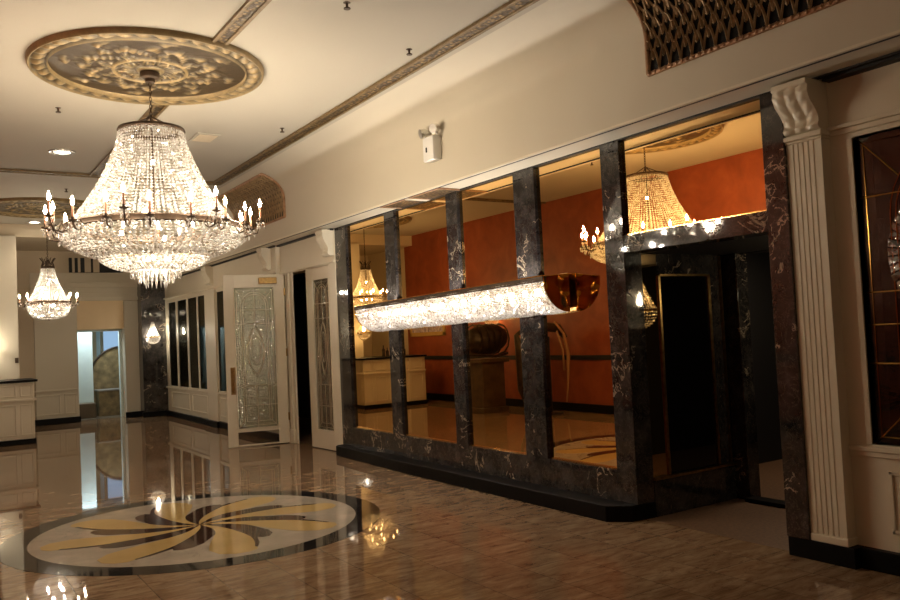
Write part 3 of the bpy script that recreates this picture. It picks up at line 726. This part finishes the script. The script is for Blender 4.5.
# ------------------------------------------------------------------ chandeliers
def flame(b, c, s=1.0):
    b.lathe([(0, 0), (.008 * s, .004 * s), (.0145 * s, .022 * s), (.013 * s, .040 * s), (.006 * s, .062 * s), (0, .080 * s)], 8, c)
def chandelier(loc, s, spec, name, label, detail):
    """spec in metres below the ceiling; s scales bead sizes"""
    x0, y0, z0 = loc; root = thing(name, (x0, y0, z0), label, 'chandelier')
    C = lambda z: (x0, y0, z0 + z)
    cr, crownz, topr, topz, ringr, ringz, tiers, cone_pow, nst, bead, narms, armr, candh = spec
    MB().lathe([(0, 0), (cr, 0), (cr, -.03), (cr * .9, -.045), (cr * .55, -.055), (cr * .5, -.085), (0, -.09)], 32, C(0)).build('ceiling_canopy', 'darkbrass', root, smooth=True)
    ch = MB(); zz = -.085; k = 0
    while zz > crownz:
        q = pi / 2 * (k % 2)
        pts = [(x0 + .011 * cos(q) * cos(t), y0 + .011 * sin(q) * cos(t), z0 + zz - .022 + .022 * sin(t)) for t in [i * 2 * pi / 8 for i in range(9)]]
        ch.tube(pts, .0035, 5, caps=False); zz -= .033; k += 1
    ch.build('chain', 'darkbrass', root)
    MB().tube([C(crownz + .02), C(ringz - .3)], .012, 8).build('stem', 'darkbrass', root)
    tb = MB(); tb.lathe([(topr * .90, topz - .012), (topr * 1.03, topz - .012), (topr * 1.06, topz), (topr * 1.03, topz + .02), (topr * .98, topz + .025), (topr * .90, topz + .02)], 48, C(0), closed=True)
    for k in range(6):
        q = k * pi / 3; tb.tube([C(crownz + .03), (x0 + topr * .93 * cos(q), y0 + topr * .93 * sin(q), z0 + topz)], .006, 5)
    if detail < 2:
        for k in range(10):
            q = k * pi / 5; tb.tube([(x0 + topr * cos(q), y0 + topr * sin(q), z0 + topz + .02), (x0 + topr * .75 * cos(q), y0 + topr * .75 * sin(q), z0 + topz + .10), (x0 + topr * 1.2 * cos(q), y0 + topr * 1.2 * sin(q), z0 + topz + .17)], .007, 5)
    tb.build('top_crown', 'darkbrass', root, smooth=True)
    # bead curtain of the upper cone
    b = MB(); Lc = topz - ringz
    nrow = int(Lc * 1.12 / (bead * 1.95))
    for k in range(nst):
        q = 2 * pi * k / nst
        for i in range(nrow):
            t = i / nrow; r = topr + (ringr - topr) * (t ** cone_pow * .72 + t * .28); z = topz - Lc * t
            hw = max(.008, pi * r / nst * .90); b.octa((x0 + r * cos(q), y0 + r * sin(q), z0 + z), min(hw, bead * 1.25), bead * .80)
    tag(b.build('crystal_curtain', 'crystal', root), 'upper cone of strung crystal beads', kind='stuff')
    # brass ring
    MB().lathe([(ringr + .0, ringz - .030 * s), (ringr + .022, ringz - .032 * s), (ringr + .030, ringz - .02 * s), (ringr + .024, ringz), (ringr + .030, ringz + .02 * s), (ringr + .022, ringz + .032 * s), (ringr + .0, ringz + .030 * s)], 72, C(0), closed=True).build('brass_ring', 'darkbrass', root, smooth=True)
    for ti, (ra, za, rb, zb, n, bulge) in enumerate(tiers):
        b = MB(); ln = math.hypot(ra - rb, za - zb) * 1.15; nr = max(4, int(ln / (bead * 1.85)))
        for k in range(n):
            q = 2 * pi * (k + .5 * (ti % 2)) / n
            for i in range(nr + 1):
                t = i / nr; a = t * pi / 2
                r = rb + (ra - rb) * ((1 - bulge) * (1 - t) + bulge * cos(a)) + (.045 * sin(pi * min(1, t * 1.6)) if ti == 0 and detail == 2 else 0); z = za + (zb - za) * ((1 - bulge) * t + bulge * sin(a))
                bs = bead * (1.12 - .12 * t) * random.uniform(.9, 1.1)
                b.octa((x0 + r * cos(q), y0 + r * sin(q), z0 + z + random.uniform(-.1, .1) * bead), min(bs * 1.35, max(.008, pi * r / n * 1.0)), bs * .85)
        tag(b.build('crystal_basket', 'crystal', root), 'bowl tier of strung crystal beads', kind='stuff')
        if ti: MB().lathe([(ra - .006, za + .004), (ra + .006, za + .004), (ra + .006, za + .014), (ra - .006, za + .014)], 48, C(0), closed=True).build('tier_ring', 'brass', root)
    if detail == 2:
        b = MB()
        for rr, n, zt, ln in ((tiers[-1][0], 34, tiers[-1][1] - .02, .075), (tiers[-1][0] * .72, 24, tiers[-1][1] - .05, .085), (tiers[-1][0] * .42, 14, tiers[-1][1] - .07, .10)):
            for k in range(n):
                q = 2 * pi * k / n; x = x0 + rr * cos(q); y = y0 + rr * sin(q); l_ = ln * random.uniform(.85, 1.1)
                b.octa((x, y, z0 + zt - .012), .010); b.octa((x, y, z0 + zt - .03 - l_ / 2), .010, l_ / 2)
        tag(b.build('crystal_pendants', 'crystal', root), 'long icicle crystals hanging below the lowest bowl', kind='stuff')
        b = MB()   # crystal drops fringing the top ring
        for k in range(60):
            q = 2 * pi * k / 60; b.octa((x0 + topr * 1.0 * cos(q), y0 + topr * 1.0 * sin(q), z0 + topz - .03), .010, .02)
        tag(b.build('crystal_fringe', 'crystal', root), kind='stuff')
    # lamps inside the basket
    spots = [(0, topz - .28)] + [(.35 * ringr, ringz + .12, k) for k in range(3)] + [(.40 * ringr, ringz - .05, k + .5) for k in range(3)] + [(.10, ringz - .27, k) for k in range(3 if detail == 2 else 0)]
    for sp in spots:
        q = (sp[2] * 2 * pi / 3 if detail < 2 or len(sp) > 2 and sp[1] != ringz - .07 else sp[2] * pi / 3) if len(sp) > 2 else 0
        g_ = MB(); c_ = (x0 + sp[0] * cos(q), y0 + sp[0] * sin(q), z0 + sp[1]); w_ = .017 * (1 if detail == 2 else .8)
        g_.lathe([(0, -w_ * 1.3), (w_ * .8, -w_), (w_, 0), (w_ * .8, w_), (0, w_ * 1.3)], 10, c_); g_.build('inner_bulb', 'inner', root, smooth='all')
    # arms
    for k in range(narms):
        q = 2 * pi * (k + .3) / narms; lift = 0
        if detail == 2:
            g = k % 3; q = 2 * pi * ((k // 3) + (.18, .5, .82)[g] * .8) / (narms // 3); ar = armr * (1.0 if g == 1 else .90); lift = .05 if g == 1 else 0
        else: ar = armr
        cx, sy = cos(q), sin(q)
        def P(r, z): return (x0 + r * cx, y0 + r * sy, z0 + z)
        d = ar - ringr; arm = MB()
        arm.tube([P(ringr, ringz), P(ringr + d * .2, ringz - .05 * s), P(ringr + d * .5, ringz - .085 * s), P(ringr + d * .85, ringz - .07 * s), P(ar, ringz - .02 * s + lift)], .008 * s, 6)
        arm.tube([P(ringr + d * .5, ringz - .085 * s), P(ringr + d * .3, ringz - .02 * s), P(ringr + d * .5, ringz + .01 * s), P(ringr + d * .65, ringz - .03 * s)], .005 * s, 5)
        arm.lathe([(0, ringz - .025 * s + lift), (.034 * s, ringz - .012 * s + lift), (.038 * s, ringz - .004 * s + lift), (.012 * s, ringz - .004 * s + lift), (.014 * s, ringz + .02 * s + lift), (0, ringz + .02 * s + lift)], 12, P(ar, 0))
        ao = arm.build('candle_arm', 'darkbrass', root, smooth=True)
        MB().lathe([(0, 0), (.011 * s, 0), (.011 * s, candh), (0, candh)], 8, P(ar, ringz + .01 * s + lift)).build('candle_sleeve', 'sleeve', ao, smooth=True)
        fb = MB(); flame(fb, P(ar, ringz + .01 * s + candh + lift), s); fb.build('flame_bulb', 'bulb', ao, smooth='all')
        dr = MB()
        for j in range(6):
            t = 2 * pi * j / 6; px_, py_, pz_ = P(ar, ringz - .012 * s + lift)
            dr.octa((px_ + .034 * s * cos(t), py_ + .034 * s * sin(t), pz_ - .02 * s), .009 * s, .012 * s)
            if j % 2 == 0: dr.octa((px_ + .034 * s * cos(t), py_ + .034 * s * sin(t), pz_ - .055 * s), .009 * s, .024 * s)
        dr.octa(P(ringr + d * .5, ringz - .115 * s), .010 * s, .024 * s)
        tag(dr.build('crystal_drop', 'crystal', ao), kind='stuff')
    return root
big = chandelier((1.757, 7.47, CZ - .035), 1.0,
    (.085, 3.64 - 4.065, .275, 3.535 - 4.065, .715, 2.655 - 4.065,
     [(.745, 2.615 - 4.065, .47, 2.405 - 4.065, 84, .8), (.50, 2.46 - 4.065, .23, 2.285 - 4.065, 62, .85), (.21, 2.325 - 4.065, .12, 2.26 - 4.065, 30, .3)],
     1.75, 86, .0160, 24, .93, .105), 'chandelier', 'large crystal chandelier with a ring of candle lamps under the near gilded medallion', 2)
far = chandelier((1.835, 15.47, CZ - .035), .75,
    (.07, 3.17 - 4.065, .105, 3.05 - 4.065, .33, 2.445 - 4.065, [(.345, 2.425 - 4.065, .20, 2.19 - 4.065, 52, .85), (.20, 2.20 - 4.065, .03, 2.165 - 4.065, 30, .5)],
     1.7, 46, .0135, 12, .46, .085), 'chandelier', 'smaller crystal chandelier hanging far away on the left', 1)
dimdata = {}
near = copy_tree(far); near.location = (1.80, -.53, CZ - .035)
for o_ in [q for q in bpy.data.objects if q.type == 'MESH' and (q.parent == near or (q.parent and q.parent.parent == near))]:
    if o_.name.startswith(('flame_bulb', 'inner_bulb')):
        o_.data = dimdata.setdefault(o_.data.name, o_.data.copy()); o_.data.materials[0] = M['dimbulb']
near['label'] = 'smaller crystal chandelier behind the viewer, lighting the near wall'

# ------------------------------------------------------------------ wall basket sconces
def sconce(x, y, z, nx, ny, label, s=1.0, m='lamp'):
    t = thing('wall_sconce', (x, y, z), label, 'wall sconce', 'crystal basket wall sconces')
    cx, cy = x + nx * .17 * s, y + ny * .17 * s
    MB().tube([(x, y, z), (x + nx * .015, y + ny * .015, z)], .05 * s, 16).tube([(x, y, z), (x + nx * .09, y + ny * .09, z + .0), (cx, cy, z + .21)], .008, 6).build('bracket_arm', 'darkbrass', t, smooth=True)
    MB().lathe([(.155 * s, -.012), (.165 * s, -.012), (.165 * s, .012), (.155 * s, .012)], 32, (cx, cy, z), closed=True).build('brass_ring', 'brass', t)
    b = MB()
    for k in range(34):
        q = 2 * pi * k / 34
        for i in range(20):
            u = i / 20; r = (.03 + .13 * (u ** 1.5)) * s; b.octa((cx + r * cos(q), cy + r * sin(q), z + .34 * s * (1 - u)), .008 * s * (.6 + u * .6), .011 * s)
        for i in range(9):
            u = i / 8; r = .155 * s * cos(u * pi / 2 * .95); b.octa((cx + r * cos(q), cy + r * sin(q), z - .02 - .13 * s * sin(u * pi / 2)), .009 * s)
    tag(b.build('crystal_basket', 'crystal', t), kind='stuff')
    lb_ = MB(); flame(lb_, (cx, cy, z + .04), 2.0); lb_.build('flame_bulb', m, t, smooth='all')
sconce(4.44, 19.54, 1.83, 0, -1, 'crystal basket sconce on the wide dark marble pier in the far corner')
sconce(1.0, 17.49, 1.70, 0, -1, 'crystal basket sconce on the cream pillar above the reception desk')
sconce(6.2, 3.44, 1.74, 0, 1, 'crystal basket sconce inside the recess, seen as a golden reflection by the left jamb', 1.3, 'reclamp')
sconce(-.6, 14.1, 1.86, 1, 0, 'crystal basket sconce on the terracotta wall above the antique, seen in the mirror')

# ------------------------------------------------------------------ trough light on the marble columns
ya, yb = 5.50, 9.22
def dz(y): return -.075 * (y - ya) / (yb - ya)
tr_ = thing('trough_light', (4.86, (ya + yb) / 2, 1.75), 'long half-barrel crystal wall light with brass ends across the marble columns', 'wall light')
def arc(t, off=0): return (4.855 - (.285 + off) * cos(t), 2.03 - (.285 + off) * sin(t))
def slab(name, x0, x1, z0, z1, m, bevel=.003, y0=ya, y1=yb):
    b = MB(); vs = []
    for y in (y0, y1):
        for (x, z) in ((x0, z0), (x1, z0), (x1, z1), (x0, z1)): vs.append((x, y, z + dz(y)))
    b.add(vs, [(0, 1, 2, 3), (7, 6, 5, 4), (0, 4, 5, 1), (1, 5, 6, 2), (2, 6, 7, 3), (3, 7, 4, 0)]); return b.build(name, m, tr_, bevel=bevel)
slab('front_rail', 4.560, 4.582, 2.015, 2.062, 'darkbrass'); slab('rail_lip', 4.552, 4.590, 2.060, 2.068, 'polbrass', .001)
slab('back_plate', 4.845, 4.858, 1.78, 2.09, 'brass')
for y in (ya, yb):
    pts = [(4.857, 2.085 + dz(y)), (4.565, 2.062 + dz(y))]
    for i in range(13):
        x, z = arc(pi / 2 * i / 12, .004); pts.append((x, z + dz(y)))
    MB().prism(pts, 'y', y - .012, y + .004).build('end_cap', 'wavybrass', tr_, bevel=.003)
n = 9
for k in range(n + 1):
    y = ya + .02 + (yb - ya - .04) * k / n
    MB().tube([(arc(pi / 2 * i / 10, -.02)[0], y, arc(pi / 2 * i / 10, -.02)[1] + dz(y)) for i in range(11)], .005, 5).build('curved_rib', 'brass', tr_)
b = MB(); bd = .0118; ny_ = int((yb - ya) / .0215); na_ = 24
for i in range(ny_):
    y = ya + .012 + (yb - ya - .02) * i / ny_
    sag = .010 * sin(pi * ((i * n / ny_) % 1))
    for j in range(na_ + 1):
        x, z = arc(pi / 2 * j / na_, sag - .004); b.octa((x, y, z + dz(y)), bd, bd)
tag(b.build('crystal_curtain', 'crystal', tr_), 'dense rows of strung crystal beads', kind='stuff')
for k in range(2 * n):
    y = ya + (yb - ya) * (k + .5) / (2 * n)
    MB().lathe([(0, -.035), (.018, -.025), (.025, 0), (.018, .025), (0, .035)], 12, (4.765, y, 1.945 + dz(y))).build('bulb', 'troughlamp', tr_, smooth='all')

# ------------------------------------------------------------------ reception desk
dk = thing('reception_desk', (.9, 16.7, 0), 'cream panelled reception desk with a dark counter top', 'reception desk')
MB().box(0.05, 1.64, 16.15, 17.15, .09, 1.09).build('desk_body', 'white', dk, bevel=.01)
MB().box(.02, 1.70, 16.10, 17.22, 1.09, 1.13).build('counter_top', 'black', dk, bevel=.006)
MB().box(.03, 1.66, 16.13, 17.17, 0, .09).build('plinth', 'black', dk)
b = MB(); b.box(.05, 1.665, 16.115, 16.15, .76, .80); b.box(1.64, 1.675, 16.12, 17.15, .76, .80)
for x0, x1 in ((.12, .42), (.50, 1.0), (1.06, 1.36), (1.42, 1.61)):
    for z0, z1 in ((.16, .70), (.84, 1.04)):
        b.box(x0, x1, 16.135, 16.15, z1 - .02, z1); b.box(x0, x1, 16.135, 16.15, z0, z0 + .02); b.box(x0, x0 + .02, 16.135, 16.15, z0, z1); b.box(x1 - .02, x1, 16.135, 16.15, z0, z1)
for z0, z1 in ((.16, .70), (.84, 1.04)):
    b.box(1.64, 1.655, 16.25, 17.05, z1 - .02, z1); b.box(1.64, 1.655, 16.25, 17.05, z0, z0 + .02); b.box(1.64, 1.655, 16.25, 16.27, z0, z1); b.box(1.64, 1.655, 17.03, 17.05, z0, z1)
b.build('panel_moulding', 'white', dk, bevel=.004)
MB().box(.42, .50, 16.12, 16.15, .09, 1.09).build('corner_post', 'white', dk, bevel=.005)
bx = [(.25, .22, 'short bottle at the right end'), (.36, .30, 'tall bottle'), (.46, .24, 'squat bottle'), (.58, .28, 'slim bottle'), (.70, .2, 'small bottle'), (.80, .26, 'round-shouldered bottle')]
for i, (x, h, w_) in enumerate(bx):
    tag(MB().lathe([(0, 0), (.035, 0), (.036, h * .6), (.014, h * .75), (.013, h), (0, h)], 12, (x, 16.75, 1.13)).build('bottle', 'bottle', smooth=True, base=(x, 16.75, 1.13)),
        'dark bottle on the reception desk, seen small in the mirror', 'bottle', 'dark bottles on the reception desk')
tag(MB().box(1.47, 1.53, 17.48, 17.503, 1.42, 1.52).build('thermostat', 'darkbrass', bevel=.004), 'small dark wall switch on the cream pillar behind the desk', 'wall switch')
# picture
t = thing('framed_picture', (-.6, 17.1, 1.6), 'pale lilac picture in a gold frame on the terracotta wall, seen in the mirror', 'picture')
MB().box(-.598, -.585, 16.3, 17.75, 1.64, 2.3).build('print', 'paper', t)
f = MB(); f.box(-.6, -.565, 16.2, 17.85, 1.55, 1.65); f.box(-.6, -.565, 16.2, 17.85, 2.29, 2.39); f.box(-.6, -.565, 16.2, 16.3, 1.55, 2.39); f.box(-.6, -.565, 17.75, 17.85, 1.55, 2.39)
f.build('frame', 'goldinlay', t, bevel=.01)
# pedestal and antique, seen in the mirror
t = thing('pedestal', (.35, 13.3, 0), 'square brown pedestal against the terracotta wall, seen in the mirror', 'pedestal')
MB().box(.08, .62, 13.05, 13.55, .1, .98).build('shaft', 'pedestal', t, bevel=.01)
MB().box(.0, .70, 12.97, 13.63, .98, 1.06).box(.04, .66, 13.0, 13.6, 0, .1).build('cap_and_base', 'pedestal', t, bevel=.012)
t = thing('antique_bundle', (.30, 13.3, 1.06), 'dark bulky antique ornament lying on the brown pedestal, seen in the mirror', 'ornament')
b = MB(); pts = []; rs = []
for i in range(17):
    u = i / 16; pts.append((-.10 + .86 * u, 13.3, 1.44 + .02 * sin(u * 7))); rs.append(.05 + .25 * sin(pi * min(1, max(.02, u * .92 + .04))) ** .35 * (1 + .07 * sin(u * 40)))
b.tube(pts, rs, 24); b.build('body', 'bronze', t, smooth='all')
b = MB()
for i in range(5):
    x = -.02 + .16 * i; b.tube([(x, 13.3 + .32 * cos(q), 1.44 + .30 * sin(q)) for q in [k * pi / 12 * 2 for k in range(13)]], .018, 6)
b.tube([(-.12, 13.2, 1.14), (.3, 13.0, 1.10), (.8, 13.2, 1.16)], .03, 8)
b.build('straps', 'bronze', t, smooth=True)
t = thing('draped_stand', (.10, 11.75, 0), 'tall black stand hung with dark drapery and pale straps, seen in the mirror', 'stand')
MB().box(.02, .16, 11.68, 11.82, .0, 1.45).box(-.12, .30, 11.55, 11.95, 0, .05).build('post', 'blackmat', t, bevel=.01)
b = MB(); b.tube([(.75, 11.75, 1.50), (.50, 11.75, 1.62), (.1, 11.75, 1.64), (-.25, 11.75, 1.60), (-.42, 11.75, 1.42)], [.03, .06, .09, .09, .05], 12)
b.tube([(.75, 11.75, 1.52), (.68, 11.72, 1.2), (.66, 11.74, .5), (.62, 11.75, .28)], [.04, .10, .09, .02], 10)
b.tube([(.52, 11.78, 1.55), (.50, 11.75, 1.1), (.54, 11.7, .6)], [.05, .07, .03], 10)
b.build('drapery', 'bronze', t, smooth='all')
b = MB(); b.tube([(-.1, 11.66, 1.72), (-.3, 11.65, 1.5), (-.42, 11.68, 1.1), (-.40, 11.7, .6), (-.34, 11.7, .2)], [.02, .03, .035, .02, .012], 8)
b.tube([(-.16, 11.7, 1.6), (-.30, 11.7, 1.2), (-.32, 11.7, .8)], .02, 6)
b.build('hanging_strap', 'rope', t, smooth='all')

# ------------------------------------------------------------------ light
def area(loc, rot, sx, sy, w, col, name):
    l = bpy.data.lights.new(name, 'AREA'); l.shape = 'RECTANGLE'; l.size = sx; l.size_y = sy; l.energy = w; l.color = col
    o = bpy.data.objects.new(name, l); COL.objects.link(o); o.location = loc; o.rotation_euler = rot; return o
area((3.4, 20.85, 2.55), (0, 0, 0), 1.0, .5, 22, (.80, .93, 1), 'far_room_ceiling_light')
area((7.4, 4.6, 2.43), (0, 0, 0), .6, .6, 10, (1, .72, .48), 'hallway_light')
wld = bpy.data.worlds.new('World'); S.world = wld; wld.use_nodes = True
wld.node_tree.nodes['Background'].inputs[0].default_value = (.5, .42, .32, 1); wld.node_tree.nodes['Background'].inputs[1].default_value = .02

# ------------------------------------------------------------------ camera
cam = bpy.data.cameras.new('camera'); co = bpy.data.objects.new('camera', cam); COL.objects.link(co)
yaw, pit, rol, fp_ = 0.577576885, 0.0407058216, 0.0472769971, 811.615305
f = Vector((sin(yaw) * cos(pit), cos(yaw) * cos(pit), sin(pit))); r = Vector((cos(yaw), -sin(yaw), 0)); u = r.cross(f)
r2 = cos(rol) * r - sin(rol) * u; u2 = sin(rol) * r + cos(rol) * u
co.matrix_world = Matrix(((r2.x, u2.x, -f.x, 0), (r2.y, u2.y, -f.y, 0), (r2.z, u2.z, -f.z, 1.6), (0, 0, 0, 1)))
cam.sensor_width = 36; cam.lens = 36 * fp_ / 900; cam.clip_start = .05; cam.clip_end = 200
S.camera = co
S.view_settings.view_transform = 'Standard'; S.view_settings.look = 'None'; S.view_settings.gamma = 1; S.view_settings.use_curve_mapping = False
S.view_settings.exposure = 0.72
S.cycles.use_denoising = True
S.cycles.max_bounces = 10; S.cycles.transparent_max_bounces = 16; S.cycles.glossy_bounces = 6; S.cycles.diffuse_bounces = 4
S.cycles.sample_clamp_indirect = 6; S.cycles.caustics_reflective = False; S.cycles.caustics_refractive = False
